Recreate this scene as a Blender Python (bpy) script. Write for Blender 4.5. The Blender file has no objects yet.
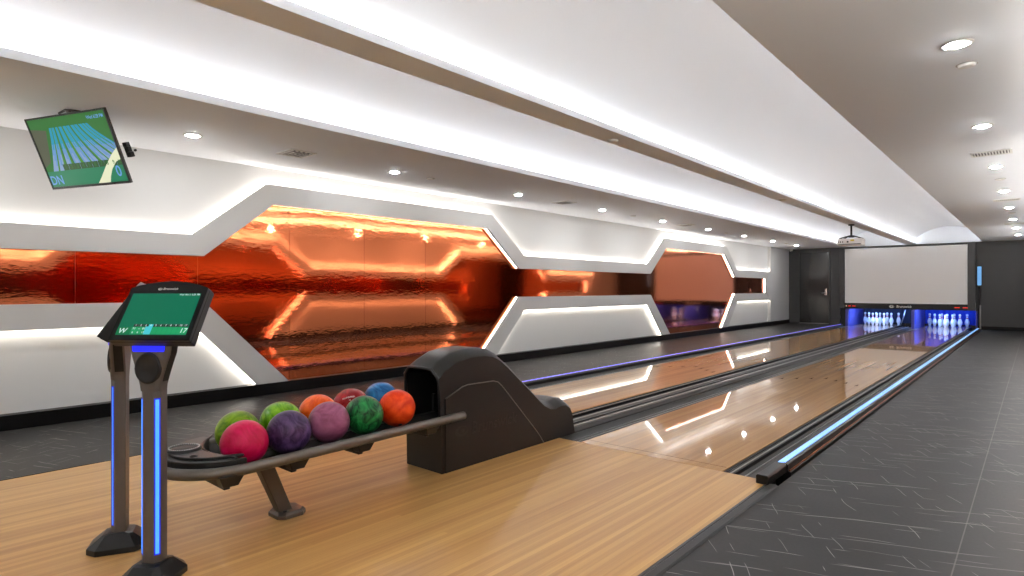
import bpy, bmesh, math, random
from mathutils import Vector, Matrix
random.seed(4)
sc = bpy.context.scene
COL = sc.collection
PI = math.pi

# ------------------------------------------------------------------ helpers
def lin(c):
    c = c / 255.0
    return c / 12.92 if c <= 0.04045 else ((c + 0.055) / 1.055) ** 2.4
def rgb(r, g, b):
    return (lin(r), lin(g), lin(b), 1.0)

def mat(name, col, rough=0.5, metal=0.0, coat=0.0, emit=None, es=0.0, spec=None):
    m = bpy.data.materials.new(name); m.use_nodes = True
    b = m.node_tree.nodes['Principled BSDF']
    b.inputs['Base Color'].default_value = col
    b.inputs['Roughness'].default_value = rough
    b.inputs['Metallic'].default_value = metal
    b.inputs['Coat Weight'].default_value = coat
    b.inputs['Coat Roughness'].default_value = 0.03
    if spec is not None: b.inputs['Specular IOR Level'].default_value = spec
    if emit is not None:
        b.inputs['Emission Color'].default_value = emit
        b.inputs['Emission Strength'].default_value = es
    # a faint procedural unevenness so nothing reads as flat plastic
    if emit is None and name not in ('gutter_plastic', 'grey_metal', 'seal_line', 'black_skirting'):
        nt = m.node_tree
        tc = nt.nodes.new('ShaderNodeTexCoord')
        nz = nt.nodes.new('ShaderNodeTexNoise'); nz.inputs['Scale'].default_value = 60; nz.inputs['Detail'].default_value = 3
        nt.links.new(tc.outputs['Object'], nz.inputs['Vector'])
        mr = nt.nodes.new('ShaderNodeMapRange')
        mr.inputs['To Min'].default_value = max(0.0, rough - 0.04); mr.inputs['To Max'].default_value = min(1.0, rough + 0.04)
        nt.links.new(nz.outputs['Fac'], mr.inputs['Value']); nt.links.new(mr.outputs['Result'], b.inputs['Roughness'])
    return m

class MB:
    """collects shapes and links them as one mesh object"""
    def __init__(s): s.v = []; s.f = []; s.mi = []; s.sm = []
    def add(s, vs, fs, mi=0, smooth=False):
        o = len(s.v); s.v += [tuple(v) for v in vs]
        for f in fs: s.f.append(tuple(i + o for i in f)); s.mi.append(mi); s.sm.append(smooth)
        return s
    def box(s, x0, x1, y0, y1, z0, z1, mi=0, M=None):
        vs = [Vector((x, y, z)) for z in (z0, z1) for y in (y0, y1) for x in (x0, x1)]
        if M: vs = [M @ v for v in vs]
        return s.add(vs, [(0,2,3,1),(4,5,7,6),(0,1,5,4),(2,6,7,3),(0,4,6,2),(1,3,7,5)], mi)
    def prism(s, poly, a0, a1, axis='x', mi=0, M=None, smooth=False):
        """poly in the two other axes, extruded from a0 to a1 along axis"""
        n = len(poly)
        def P(p, a):
            v = {'x': (a, p[0], p[1]), 'y': (p[0], a, p[1]), 'z': (p[0], p[1], a)}[axis]
            return M @ Vector(v) if M else v
        vs = [P(p, a0) for p in poly] + [P(p, a1) for p in poly]
        s.add(vs, [tuple(range(n))[::-1], tuple(range(n, 2*n))], mi)
        o = len(s.v) - 2*n
        for i in range(n):
            j = (i+1) % n
            s.f.append((o+i, o+j, o+n+j, o+n+i)); s.mi.append(mi); s.sm.append(smooth)
        return s
    def loft(s, rings, mi=0, smooth=False, cap=True, M=None):
        n = len(rings[0]); vs = [Vector(p) for r in rings for p in r]
        if M: vs = [M @ v for v in vs]
        fs = []
        for k in range(len(rings)-1):
            for i in range(n):
                j = (i+1) % n
                fs.append((k*n+i, k*n+j, (k+1)*n+j, (k+1)*n+i))
        s.add(vs, fs, mi, smooth)
        if cap:
            o = len(s.v) - len(vs); e = o + (len(rings)-1)*n
            s.f.append(tuple(o+i for i in range(n))[::-1]); s.mi.append(mi); s.sm.append(False)
            s.f.append(tuple(e+i for i in range(n))); s.mi.append(mi); s.sm.append(False)
        return s
    def cyl(s, p0, p1, r0, r1=None, n=20, mi=0, smooth=True, cap=True):
        r1 = r0 if r1 is None else r1
        p0 = Vector(p0); p1 = Vector(p1); d = (p1-p0).normalized()
        a = d.orthogonal().normalized(); b = d.cross(a)
        R = lambda p, r: [p + a*math.cos(2*PI*i/n)*r + b*math.sin(2*PI*i/n)*r for i in range(n)]
        return s.loft([R(p0, r0), R(p1, r1)], mi, smooth, cap)
    def tube(s, path, r, n=14, mi=0):
        path = [Vector(p) for p in path]; rings = []
        up = Vector((0, 0, 1))
        for i, p in enumerate(path):
            d = (path[min(i+1, len(path)-1)] - path[max(i-1, 0)]).normalized()
            a = d.cross(up)
            a = a.normalized() if a.length > 1e-4 else Vector((1, 0, 0))
            b = a.cross(d)
            rings.append([p + a*math.cos(2*PI*k/n)*r + b*math.sin(2*PI*k/n)*r for k in range(n)])
        return s.loft(rings, mi, True)
    def lathe(s, prof, n=24, c=(0, 0, 0), mi=0, mis=None):
        o = len(s.v)
        for r, z in prof:
            for i in range(n):
                a = 2*PI*i/n
                s.v.append((c[0]+r*math.cos(a), c[1]+r*math.sin(a), c[2]+z))
        for k in range(len(prof)-1):
            for i in range(n):
                j = (i+1) % n
                s.f.append((o+k*n+i, o+k*n+j, o+(k+1)*n+j, o+(k+1)*n+i)); s.mi.append(mis[k] if mis else mi); s.sm.append(True)
        return s
    def build(s, name, mats, parent=None, bevel=0, seg=2, off=(0, 0, 0)):
        me = bpy.data.meshes.new(name)
        ov = Vector(off)
        me.from_pydata([tuple(Vector(v) - ov) for v in s.v], [], s.f)
        if not isinstance(mats, (list, tuple)): mats = [mats]
        for m in mats: me.materials.append(m)
        for p, mi, sm in zip(me.polygons, s.mi, s.sm): p.material_index = mi; p.use_smooth = sm
        bm = bmesh.new(); bm.from_mesh(me)
        bmesh.ops.recalc_face_normals(bm, faces=bm.faces); bm.to_mesh(me); bm.free()
        me.update()
        o = bpy.data.objects.new(name, me); COL.objects.link(o)
        if parent: o.parent = parent
        elif tuple(off) != (0, 0, 0): o.location = off
        if bevel:
            md = o.modifiers.new('bevel', 'BEVEL'); md.width = bevel; md.segments = seg; md.limit_method = 'ANGLE'; md.angle_limit = math.radians(35)
            md.harden_normals = True
        return o

def tag(o, label, cat, group=None):
    o['label'] = label; o['category'] = cat
    if group: o['group'] = group
    return o
def thing(name, label, cat, loc, rz=0, group=None):
    o = bpy.data.objects.new(name, None); COL.objects.link(o)
    o.empty_display_size = 0.1
    o.location = loc; o.rotation_euler = (0, 0, rz)
    return tag(o, label, cat, group)
def structure(o):
    o['kind'] = 'structure'; return o
def copy_thing(o, label=None, loc=None, rz=None):
    r = o.copy(); COL.objects.link(r)
    for ch in list(o.children):
        c = ch.copy(); COL.objects.link(c); c.parent = r
        for g in ch.children:
            d = g.copy(); COL.objects.link(d); d.parent = c
    if label: r['label'] = label
    if loc is not None: r.location = loc
    if rz is not None: r.rotation_euler = (0, 0, rz)
    return r
def text_into(mb, s, size, x, y, z, mi=0, M=None, align='CENTER', shear=0.0, ext=0.0, squash=1.0):
    cu = bpy.data.curves.new('lettering', 'FONT'); cu.body = s; cu.size = size; cu.align_x = align; cu.align_y = 'CENTER'
    cu.shear = shear; cu.extrude = ext; cu.resolution_u = 3; cu.offset = size * 0.012
    ob = bpy.data.objects.new('lettering', cu); COL.objects.link(ob)
    bpy.context.view_layer.update()
    me = bpy.data.meshes.new_from_object(ob.evaluated_get(bpy.context.evaluated_depsgraph_get()))
    vs = [Vector((v.co.x*squash + x, v.co.y + y, v.co.z + z)) for v in me.vertices]
    if M: vs = [M @ v for v in vs]
    mb.add(vs, [tuple(p.vertices) for p in me.polygons], mi)
    bpy.data.objects.remove(ob); bpy.data.curves.remove(cu); bpy.data.meshes.remove(me)

# ------------------------------------------------------------------ camera (solved from the lane, 60 ft from foul line to head pin)
F, H, V0 = 595.0, 1.125, 289.0
TH = math.atan((1036 - 512) / F); CT, ST = math.cos(TH), math.sin(TH)
cam = bpy.data.cameras.new('camera'); cam.sensor_width = 36; cam.lens = 36 * F / 1024; cam.shift_y = 1 / 1024
cam.clip_start = 0.02; cam.clip_end = 100
co = bpy.data.objects.new('camera', cam); COL.objects.link(co)
co.location = (0, 0, H); co.rotation_euler = (PI/2, 0, TH); sc.camera = co
def on_x(u, v, x):
    a = (u - 512) / F; b = -(v - V0) / F
    d = (a*CT - ST, a*ST + CT, b); t = x / d[0]
    return (x, d[1]*t, H + d[2]*t)

# ------------------------------------------------------------------ materials
def nodes(m): return m.node_tree.nodes, m.node_tree.links, m.node_tree.nodes['Principled BSDF']

WHITE = mat('white_paint', rgb(218, 218, 216), 0.6)
CEIL = mat('ceiling_paint', rgb(238, 242, 248), 0.75)
BAND = mat('panel_lacquer', rgb(196, 195, 193), 0.4)
DARKWALL = mat('charcoal_wall', rgb(55, 54, 53), 0.45)
BLACK = mat('black_skirting', rgb(13, 13, 13), 0.4, spec=0.15)
BLACKP = mat('black_plastic', rgb(22, 22, 22), 0.38, spec=0.35)
HOODM = mat('hood_plastic', rgb(31, 30, 29), 0.42, spec=0.35)
PANELM = mat('hood_panel_plastic', rgb(28, 27, 26), 0.44, spec=0.35)
BRONZE = mat('bronze_metal', rgb(98, 91, 84), 0.40, 0.65)
POSTM = mat('post_metal', rgb(104, 98, 94), 0.38, 0.5)
RAILM = mat('rail_metal', rgb(104, 99, 93), 0.40, 0.6)
GUTTER = mat('gutter_plastic', rgb(62, 61, 60), 0.5, spec=0.25)
SEAL = mat('seal_line', rgb(165, 162, 158), 0.6, spec=0.1)
GREYM = mat('grey_metal', rgb(150, 148, 146), 0.3, 0.7)
CHROME = mat('chrome', rgb(220, 220, 220), 0.15, 1.0)
WHITEP = mat('white_plastic', rgb(232, 232, 228), 0.4)
GREYP = mat('grey_plastic', rgb(170, 168, 165), 0.4)
SCREENW = mat('projection_fabric', rgb(247, 244, 241), 0.9)
SCREENB = mat('projection_border', rgb(255, 254, 252), 0.7)
PINW = mat('pin_white', rgb(240, 240, 240), 0.2, coat=0.5)
PINR = mat('pin_red', rgb(200, 30, 40), 0.25)
KICK = mat('kickback_panel', rgb(92, 88, 170), 0.5)
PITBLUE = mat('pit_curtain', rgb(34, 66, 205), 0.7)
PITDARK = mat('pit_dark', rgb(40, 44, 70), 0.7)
YELLOW = mat('yellow_sticker', rgb(230, 200, 60), 0.5)
DOORM = mat('door_panel', rgb(32, 31, 31), 0.18)

LED_WARM = mat('led_warm', rgb(255, 236, 210), 0.5, emit=(1.0, 0.94, 0.88, 1), es=15)
LED_EDGE = mat('led_edge', rgb(255, 236, 210), 0.5, emit=(1.0, 0.93, 0.83, 1), es=14)
LED_RIGHT = mat('led_right_wall', rgb(255, 236, 210), 0.5, emit=(1.0, 0.95, 0.89, 1), es=36)
LED_COVE = mat('led_cove', rgb(255, 246, 236), 0.5, emit=(1.0, 0.985, 0.955, 1), es=28)
LAMP = mat('lamp_lens', rgb(255, 250, 240), 0.5, emit=(0.97, 0.98, 1.0, 1), es=360)
LED_BLUE = mat('led_blue', rgb(60, 120, 255), 0.4, emit=(0.06, 0.30, 1.0, 1), es=1.05)
LED_DEEP = mat('led_deep_blue', rgb(20, 40, 255), 0.4, emit=(0.008, 0.012, 0.9, 1), es=1.05)
LED_CHAN = mat('led_channel_blue', rgb(10, 14, 120), 0.4, emit=(0.006, 0.014, 0.62, 1), es=0.8)
LED_ICE = mat('led_ice_blue', rgb(150, 200, 255), 0.4, emit=(0.20, 0.44, 0.92, 1), es=0.66)
LED_VIOLET = mat('led_violet', rgb(120, 110, 255), 0.4, emit=(0.30, 0.26, 1.0, 1), es=0.8)
LED_PIT = mat('led_pit', rgb(40, 80, 255), 0.4, emit=(0.22, 0.42, 1.0, 1), es=220)
LED_RED = mat('led_red', rgb(255, 40, 30), 0.4, emit=(0.5, 0.02, 0.015, 1), es=0.8)
LED_BAR = mat('led_bar', rgb(110, 170, 230), 0.4, emit=(0.13, 0.33, 0.60, 1), es=0.55)
LOGOW = mat('logo_white', rgb(225, 222, 215), 0.4)
def glow(name, r, g, b, k=1.0):
    k *= 0.78
    c = rgb(r, g, b); return mat(name, (c[0]*.1, c[1]*.1, c[2]*.1, 1), 0.3, emit=c, es=k, spec=0.12)

# rippled copper mirror
COPPER = mat('copper_mirror', (0.64, 0.175, 0.070, 1), 0.05, 1.0)
n, l, b = nodes(COPPER)
for x in [q for q in l if q.to_socket == b.inputs['Roughness']]: l.remove(x)
b.inputs['Roughness'].default_value = 0.055
tc = n.new('ShaderNodeTexCoord')
def noise(vec, scale, detail=2.0, rough=0.5, mp=None, dist=0.0):
    z = n.new('ShaderNodeTexNoise'); z.inputs['Scale'].default_value = scale; z.inputs['Detail'].default_value = detail
    z.inputs['Roughness'].default_value = rough; z.inputs['Distortion'].default_value = dist
    if mp:
        m_ = n.new('ShaderNodeMapping'); m_.inputs['Scale'].default_value = mp[0]
        if len(mp) > 1: m_.inputs['Rotation'].default_value = mp[1]
        l.new(vec, m_.inputs['Vector']); vec = m_.outputs['Vector']
    l.new(vec, z.inputs['Vector']); return z
nf = noise(tc.outputs['Object'], 14, 2, 0.5, ((1, 0.8, 2.2),))
nl = noise(tc.outputs['Object'], 1.1, 1, 0.5, ((1, 0.45, 1.3),))
b1 = n.new('ShaderNodeBump'); b1.inputs['Distance'].default_value = 0.00034; b1.inputs['Strength'].default_value = 1.0
b2 = n.new('ShaderNodeBump'); b2.inputs['Distance'].default_value = 0.003; b2.inputs['Strength'].default_value = 1.0
l.new(nl.outputs['Fac'], b2.inputs['Height']); l.new(nf.outputs['Fac'], b1.inputs['Height'])
l.new(b2.outputs['Normal'], b1.inputs['Normal']); l.new(b1.outputs['Normal'], b.inputs['Normal'])

# board wood (boards run along Y, 27 mm wide)
def wood(name, c_dark, c_light, rough, coat, plank=0.0271, spec=0.5, wob=0.0):
    global n, l, b
    m = mat(name, c_light, rough, coat=coat, spec=spec); n, l, b = nodes(m)
    tc = n.new('ShaderNodeTexCoord'); sp = n.new('ShaderNodeSeparateXYZ'); l.new(tc.outputs['Object'], sp.inputs[0])
    def M(op, a, c=None):
        q = n.new('ShaderNodeMath'); q.operation = op
        for i, w in enumerate((a, c)):
            if w is None: continue
            if isinstance(w, (int, float)): q.inputs[i].default_value = w
            else: l.new(w, q.inputs[i])
        return q.outputs[0]
    ix = M('FLOOR', M('DIVIDE', sp.outputs['X'], plank))
    wn0 = n.new('ShaderNodeTexWhiteNoise'); wn0.noise_dimensions = '1D'; l.new(ix, wn0.inputs['W'])
    ylen = M('FLOOR', M('DIVIDE', M('ADD', sp.outputs['Y'], M('MULTIPLY', wn0.outputs['Value'], 17.0)), 9.0))
    wn = n.new('ShaderNodeTexWhiteNoise'); wn.noise_dimensions = '1D'
    l.new(M('ADD', M('MULTIPLY', ix, 17.13), M('MULTIPLY', ylen, 3.71)), wn.inputs['W'])
    g1 = noise(tc.outputs['Object'], 1.0, 4, 0.6, ((70, 1.1, 1),))
    g2 = noise(tc.outputs['Object'], 1.0, 2, 0.5, ((9, 0.35, 1),))
    v = M('ADD', M('MULTIPLY', wn.outputs['Value'], 0.24), M('ADD', M('MULTIPLY', g1.outputs['Fac'], 0.42), M('MULTIPLY', g2.outputs['Fac'], 0.48)))
    cr = n.new('ShaderNodeValToRGB'); cr.color_ramp.elements[0].position = 0.24; cr.color_ramp.elements[0].color = c_dark
    cr.color_ramp.elements[1].position = 0.88; cr.color_ramp.elements[1].color = c_light
    l.new(v, cr.inputs[0])
    # thin seam between boards
    fr = M('FRACT', M('DIVIDE', sp.outputs['X'], plank)); seam = M('LESS_THAN', fr, 0.035)
    mx = n.new('ShaderNodeMixRGB'); mx.blend_type = 'MULTIPLY'; l.new(M('MULTIPLY', seam, 0.22), mx.inputs[0])
    l.new(cr.outputs[0], mx.inputs[1]); mx.inputs[2].default_value = (0.25, 0.15, 0.08, 1)
    l.new(mx.outputs[0], b.inputs['Base Color'])
    return m
APPROACH = wood('approach_boards', rgb(152, 106, 54), rgb(208, 164, 100), 0.38, 0.0)
LANE = wood('lane_boards', rgb(152, 104, 52), rgb(210, 160, 96), 0.4, 1.0, spec=0.15)

# dark vinyl tile with pale hairline veins
TILE = mat('veined_tile', rgb(66, 64, 62), 0.45, spec=0.2); n, l, b = nodes(TILE)
tc = n.new('ShaderNodeTexCoord')
def MT(op, a, c=None):
    q = n.new('ShaderNodeMath'); q.operation = op
    for i, w in enumerate((a, c)):
        if w is None: continue
        if isinstance(w, (int, float)): q.inputs[i].default_value = w
        else: l.new(w, q.inputs[i])
    return q.outputs[0]
spx = n.new('ShaderNodeSeparateXYZ'); l.new(tc.outputs['Object'], spx.inputs[0])
wob = n.new('ShaderNodeTexNoise'); wob.inputs['Scale'].default_value = 2.2; wob.inputs['Detail'].default_value = 2; l.new(tc.outputs['Object'], wob.inputs['Vector'])
def wn1(v):
    q = n.new('ShaderNodeTexWhiteNoise'); q.noise_dimensions = '1D'; l.new(v, q.inputs['W']); return q.outputs['Value']
def veins(deg, row, length, width, seed, on, wobble=0.05):
    # broken hairline strokes: rows `row` apart, strokes up to `length` long, running at angle deg
    ca, sa = math.cos(math.radians(deg)), math.sin(math.radians(deg))
    u = MT('ADD', MT('MULTIPLY', spx.outputs['X'], ca), MT('MULTIPLY', spx.outputs['Y'], sa))
    v = MT('ADD', MT('MULTIPLY', spx.outputs['X'], -sa), MT('MULTIPLY', spx.outputs['Y'], ca))
    v = MT('ADD', MT('ADD', v, seed), MT('MULTIPLY', MT('SUBTRACT', wob.outputs['Fac'], 0.5), wobble))
    rv = MT('DIVIDE', v, row); r = MT('FLOOR', rv); fr = MT('FRACT', rv)
    cu = MT('ADD', MT('DIVIDE', u, length), MT('MULTIPLY', wn1(MT('ADD', r, seed)), 13.7)); cell = MT('FLOOR', cu); cf = MT('FRACT', cu)
    key = MT('ADD', MT('MULTIPLY', r, 7.31), MT('MULTIPLY', cell, 3.77))
    h1, h2, h3 = wn1(key), wn1(MT('ADD', key, 0.531)), wn1(MT('ADD', key, 0.917))
    off = MT('ADD', MT('MULTIPLY', h2, 0.6), 0.2)
    dist = MT('MULTIPLY', MT('ABSOLUTE', MT('SUBTRACT', fr, off)), row)
    half = MT('ADD', MT('MULTIPLY', h3, 0.32), 0.12)          # half length of the stroke inside its cell
    along = MT('SUBTRACT', half, MT('ABSOLUTE', MT('SUBTRACT', cf, 0.5)))
    taper = n.new('ShaderNodeMapRange'); taper.inputs['From Min'].default_value = 0.0; taper.inputs['From Max'].default_value = 0.12; l.new(along, taper.inputs['Value'])
    line = n.new('ShaderNodeMapRange'); line.inputs['From Min'].default_value = width*0.35; line.inputs['From Max'].default_value = width; line.inputs['To Min'].default_value = 1; line.inputs['To Max'].default_value = 0; l.new(dist, line.inputs['Value'])
    return MT('MULTIPLY', MT('MULTIPLY', line.outputs[0], taper.outputs[0]), MT('MULTIPLY', MT('LESS_THAN', h1, on), MT('ADD', MT('MULTIPLY', h2, 0.6), 0.4)))
va = veins(23, 0.11, 0.75, 0.0036, 0.0, 0.50)
vb = veins(19, 0.06, 0.30, 0.0024, 5.3, 0.42, 0.08)
vc = veins(-58, 0.075, 0.22, 0.0022, 9.1, 0.36, 0.10)
def MX(a, c, op='MAXIMUM'):
    q = n.new('ShaderNodeMath'); q.operation = op
    for i, w in enumerate((a, c)):
        if isinstance(w, (int, float)): q.inputs[i].default_value = w
        else: l.new(w, q.inputs[i])
    return q.outputs[0]
vv = MX(MX(va, vb), vc)
sp = n.new('ShaderNodeSeparateXYZ'); l.new(tc.outputs['Object'], sp.inputs[0])
def joint(sock, off, period, w):
    f = MX(MX(MX(sock, off, 'ADD'), period, 'DIVIDE'), 0.0, 'ADD'); fr = n.new('ShaderNodeMath'); fr.operation = 'FRACT'; l.new(f, fr.inputs[0])
    return MX(fr.outputs[0], w / period, 'LESS_THAN')
jt = MX(joint(sp.outputs['X'], 0.252, 1.2, 0.005), MX(joint(sp.outputs['Y'], 0.3, 2.4, 0.004), 0.35, 'MULTIPLY'))
tn = n.new('ShaderNodeTexNoise'); tn.inputs['Scale'].default_value = 2.5; tn.inputs['Detail'].default_value = 4; l.new(tc.outputs['Object'], tn.inputs['Vector'])
cr = n.new('ShaderNodeValToRGB'); cr.color_ramp.elements[0].position = 0.3; cr.color_ramp.elements[0].color = rgb(32, 31, 30); cr.color_ramp.elements[1].position = 0.75; cr.color_ramp.elements[1].color = rgb(44, 43, 42)
l.new(tn.outputs['Fac'], cr.inputs[0])
m1 = n.new('ShaderNodeMixRGB'); l.new(MX(vv, 0.68, 'MULTIPLY'), m1.inputs[0]); l.new(cr.outputs[0], m1.inputs[1]); m1.inputs[2].default_value = rgb(190, 186, 182)
m2 = n.new('ShaderNodeMixRGB'); l.new(MX(jt, 0.5, 'MULTIPLY'), m2.inputs[0]); l.new(m1.outputs[0], m2.inputs[1]); m2.inputs[2].default_value = rgb(128, 124, 120)
l.new(m2.outputs[0], b.inputs['Base Color'])

# ------------------------------------------------------------------ room numbers
YB, YF = -4.0, 20.85          # wall behind the camera, far wall
XL, XR = -6.14, 0.25          # front faces of the panel bands, left and right
XLw, XRw = -6.23, 0.34        # recessed white walls
ZS, ZT = 2.43, 2.92           # soffit, tray ceiling
# lanes
R0, R1 = -2.51, -1.455        # right lane
L0, L1 = -4.23, -3.18         # left lane
FOUL = 3.61; LEND = 23.0
AP0, AP1 = -4.555, -1.17      # approach

# floor: tiled strips either side of the lanes (+ the part behind)
mb = MB(); mb.box(XLw-0.1, AP0-0.012, YB, YF+0.1, -0.12, 0.0); mb.box(AP1+0.065, XRw+0.1, YB, YF+0.1, -0.12, 0.0)
structure(mb.build('floor', TILE))
mb = MB(); mb.box(AP0, AP1, YB, FOUL, -0.12, 0.0)
structure(mb.build('approach_floor', APPROACH))
mb = MB(); mb.prism([(AP1, -0.1), (AP1+0.065, -0.1), (AP1+0.065, 0.002), (AP1+0.055, 0.006), (AP1+0.022, 0.006), (AP1+0.018, 0.003), (AP1+0.012, 0.006), (AP1, 0.004)], YB, FOUL-0.06, 'y')
structure(mb.build('trim_1', BLACKP))
mb = MB(); mb.box(AP0-0.012, AP0, YB, FOUL, -0.1, 0.004)
structure(mb.build('trim_2', BLACKP))
mb = MB(); mb.box(L0-0.34, R1+0.36, FOUL+0.001, LEND+0.1, -0.16, -0.12)
structure(mb.build('floor_underlay', BLACK))

# ceiling: soffits, beam and the two raised trays in one skin
mb = MB()
ys, ye = YB, YF - 0.1
ZC = ZS + 0.06
mb.box(XLw-0.2, -4.36, YB, YF+0.2, ZS, ZS+0.028); mb.box(XLw-0.2, -4.378, YB, YF+0.2, ZS+0.028, ZC); mb.box(XLw-0.2, -4.60, YB, YF+0.2, ZC, ZT+0.05)
mb.box(-2.86, -2.63, YB, YF+0.2, ZS, ZS+0.028); mb.box(-2.845, -2.648, YB, YF+0.2, ZS+0.028, ZC); mb.box(-2.80, -2.69, YB, YF+0.2, ZC, ZT+0.05)
mb.box(-1.10, XRw+0.2, YB, YF+0.2, ZS, ZC); mb.box(-1.0, XRw+0.2, YB, YF+0.2, ZC, ZT+0.05)
mb.box(XLw-0.2, XRw+0.2, YB, YF+0.2, ZT+0.05, ZT+0.1)
mb.box(-4.65, -0.9, ye, YF+0.2, ZS, ZT+0.05); mb.box(-4.65, -0.9, YB-0.1, YB, ZS, ZT)
# the two trays are shallow barrel vaults
def vault(x0, x1, z0, rise):
    c, h = (x0+x1)/2, (x1-x0)/2; r = (h*h+rise*rise)/(2*rise); a0 = math.asin(h/r)
    arc = [(c + r*math.sin(-a0 + 2*a0*k/48), z0 + rise - r + r*math.cos(-a0 + 2*a0*k/48)) for k in range(49)]
    o = len(mb.v)
    mb.add([(x, y, z) for y in (YB, ye) for x, z in arc], [(k, k+1, 50+k, 49+k) for k in range(48)], 0, True)
    mb.prism([(x0, z0), (x0, ZT+0.05), (x1, ZT+0.05), (x1, z0)] + arc[1:-1][::-1], ye-0.02, ye, 'y') if False else None
vault(-4.60, -2.80, ZC+0.03, 0.36); vault(-2.69, -1.0, ZC+0.03, 0.38)
ceil = structure(mb.build('ceiling', CEIL))
for x0, x1 in ((-4.505, -4.49), (-2.678, -2.668), (-1.05, -1.04), (-2.822, -2.812)):
    mb = MB(); mb.box((x0+x1)/2-0.003, (x0+x1)/2+0.003, YB+0.05, ye-0.05, ZC+0.0005, ZC+0.014); mb.build('cove_light_strip', LED_COVE, ceil)

# ------------------------------------------------------------------ side walls with copper mirror, lit white bands
CS = [-4.26, 4.775, 13.82]
YE = 20.85
def band_polys():
    polys = []
    up_out, up_in = [(YB, 1.655)], [(YB, 1.45)]
    for c in CS[1:]:
        up_out += [(c-2.495, 1.655), (c-1.748, 2.243), (c+1.748, 2.243), (c+2.495, 1.655)]
        up_in += [(c-2.385, 1.45), (c-1.67, 2.03), (c+1.66, 2.03), (c+2.375, 1.45)]
    up_out.append((19.04, 1.655)); up_in += [(18.66, 1.45)]
    lows = []
    ends = [(None, CS[1]), (CS[1], CS[2]), (CS[2], None)]
    for a, c in ends:
        o, i = [], []
        if a is None: o += [(YB, 1.0)]; i += [(YB, 0.79)]
        else: o += [(a+1.49, 0.11), (a+2.375, 1.0)]; i += [(a+1.84, 0.11), (a+2.495, 0.79)]
        if c is None: o += [(18.66, 1.0)]; i += [(19.04, 0.79)]
        else: o += [(c-2.385, 1.0), (c-1.49, 0.11)]; i += [(c-2.495, 0.79), (c-1.84, 0.11)]
        lows.append((o, i))
    return up_out, up_in, lows
UP_O, UP_I, LOWS = band_polys()
def strip(mb, pl, side, x, w=0.004, inset=0.004, t=0.030):
    """LED tape following polyline pl, shifted to `side` by inset, lying on plane x"""
    def offs(d):
        out = []
        for k, p in enumerate(pl):
            p = Vector(p); dirs = []
            if k > 0: dirs.append((p - Vector(pl[k-1])).normalized())
            if k < len(pl)-1: dirs.append((Vector(pl[k+1]) - p).normalized())
            ns = [Vector((-q.y, q.x)) * side for q in dirs]
            nn = (ns[0] + ns[-1]).normalized(); nn /= max(0.3, nn.dot(ns[0]))
            out.append(p + nn*d)
        return out
    a, c = offs(inset), offs(inset + w)
    for k in range(len(pl)-1):
        if pl[k][1] == pl[k+1][1] and pl[k][1] in (1.45, 1.0): continue      # the straight runs along the copper are not lit
        q = [a[k], a[k+1], c[k+1], c[k]]
        mb.prism([(v.x, v.y) for v in q], min(x, x + t), max(x, x + t), 'x')
def side_wall(side):
    S = 1 if side == 'left' else -1
    LW = LED_WARM if side == 'left' else LED_RIGHT
    xw = XLw if side == 'left' else XRw
    X = lambda d: xw + S*d                        # d = distance out from the recessed wall
    mb = MB(); mb.box(min(xw, X(-0.12)), max(xw, X(-0.12)), YB, YE+0.2, -0.02, 2.5)
    structure(mb.build('wall_' + side, WHITE))
    mb = MB(); mb.box(min(X(0), X(0.105)), max(X(0), X(0.105)), YB, YE, 0, 0.12)
    structure(mb.build('baseboard_' + side, BLACK, bevel=0.003))
    # bands
    th0, th1 = 0.042, 0.09
    def band(name, o, i, sgn):
        mb = MB(); mb.prism(o + i[::-1], X(th0), X(th1), 'x')
        t = structure(mb.build(name, BAND, bevel=0.002))
        m2 = MB(); strip(m2, o, sgn, X(0.008), t=S*0.030); m2.build('led_strip', LW, t)
        m3 = MB(); strip(m3, i, -sgn, X(0.008), t=S*0.030); m3.build('led_strip', LED_EDGE, t)
        return t
    k = 3 if side == 'left' else 8
    band('trim_%d' % k, UP_O, UP_I, -1)
    for j, (o, i) in enumerate(LOWS):
        band('trim_%d' % (k+1+j), o, i, -1)
    mb = MB(); mb.prism([(18.66, 1.03), (18.69, 1.0), (19.04, 0.79), (19.04, 1.655), (18.69, 1.45), (18.66, 1.42)], X(th0), X(th1), 'x')
    mb.box(min(X(0), X(th1)), max(X(0), X(th1)), 19.04, YE, 0.0, ZS)
    t = structure(mb.build('trim_%d' % (k+4), BAND, bevel=0.002))
    m2 = MB(); strip(m2, [(18.66, 1.02), (18.66, 1.43)], -1, X(0.016), t=S*0.022); m2.build('led_strip', LED_WARM, t)
    return X
XLf = side_wall('left'); XRf = side_wall('right')

def copper_outline(y0, y1):
    """z range of the copper opening (a little under the bands) for a strip of wall, as a polygon clipped to y0..y1"""
    def interp(pl, y):
        for (a, za), (c, zc) in zip(pl, pl[1:]):
            if a <= y <= c: return za + (zc-za)*(y-a)/max(1e-9, c-a)
        return pl[-1][1]
    top = [(YB, 1.49)]; bot = [(YB, 0.96)]
    for c in CS[1:]:
        top += [(c-2.43, 1.49), (c-1.70, 2.08), (c+1.70, 2.08), (c+2.43, 1.49)]
        bot += [(c-2.43, 0.96), (c-1.56, 0.10), (c+1.56, 0.10), (c+2.43, 0.96)]
    top.append((18.68, 1.49)); bot.append((18.68, 0.96))
    ty = [y0] + [p[0] for p in top if y0 < p[0] < y1] + [y1]
    by = [y0] + [p[0] for p in bot if y0 < p[0] < y1] + [y1]
    return [(y, interp(top, y)) for y in ty] + [(y, interp(bot, y)) for y in by[::-1]]
seams = [0.36, 1.36, 2.36, 3.32, 4.30, 5.28, 6.32, 7.28, 8.27, 9.26, 10.40, 11.49, 16.20, 17.36, 18.66]
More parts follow.
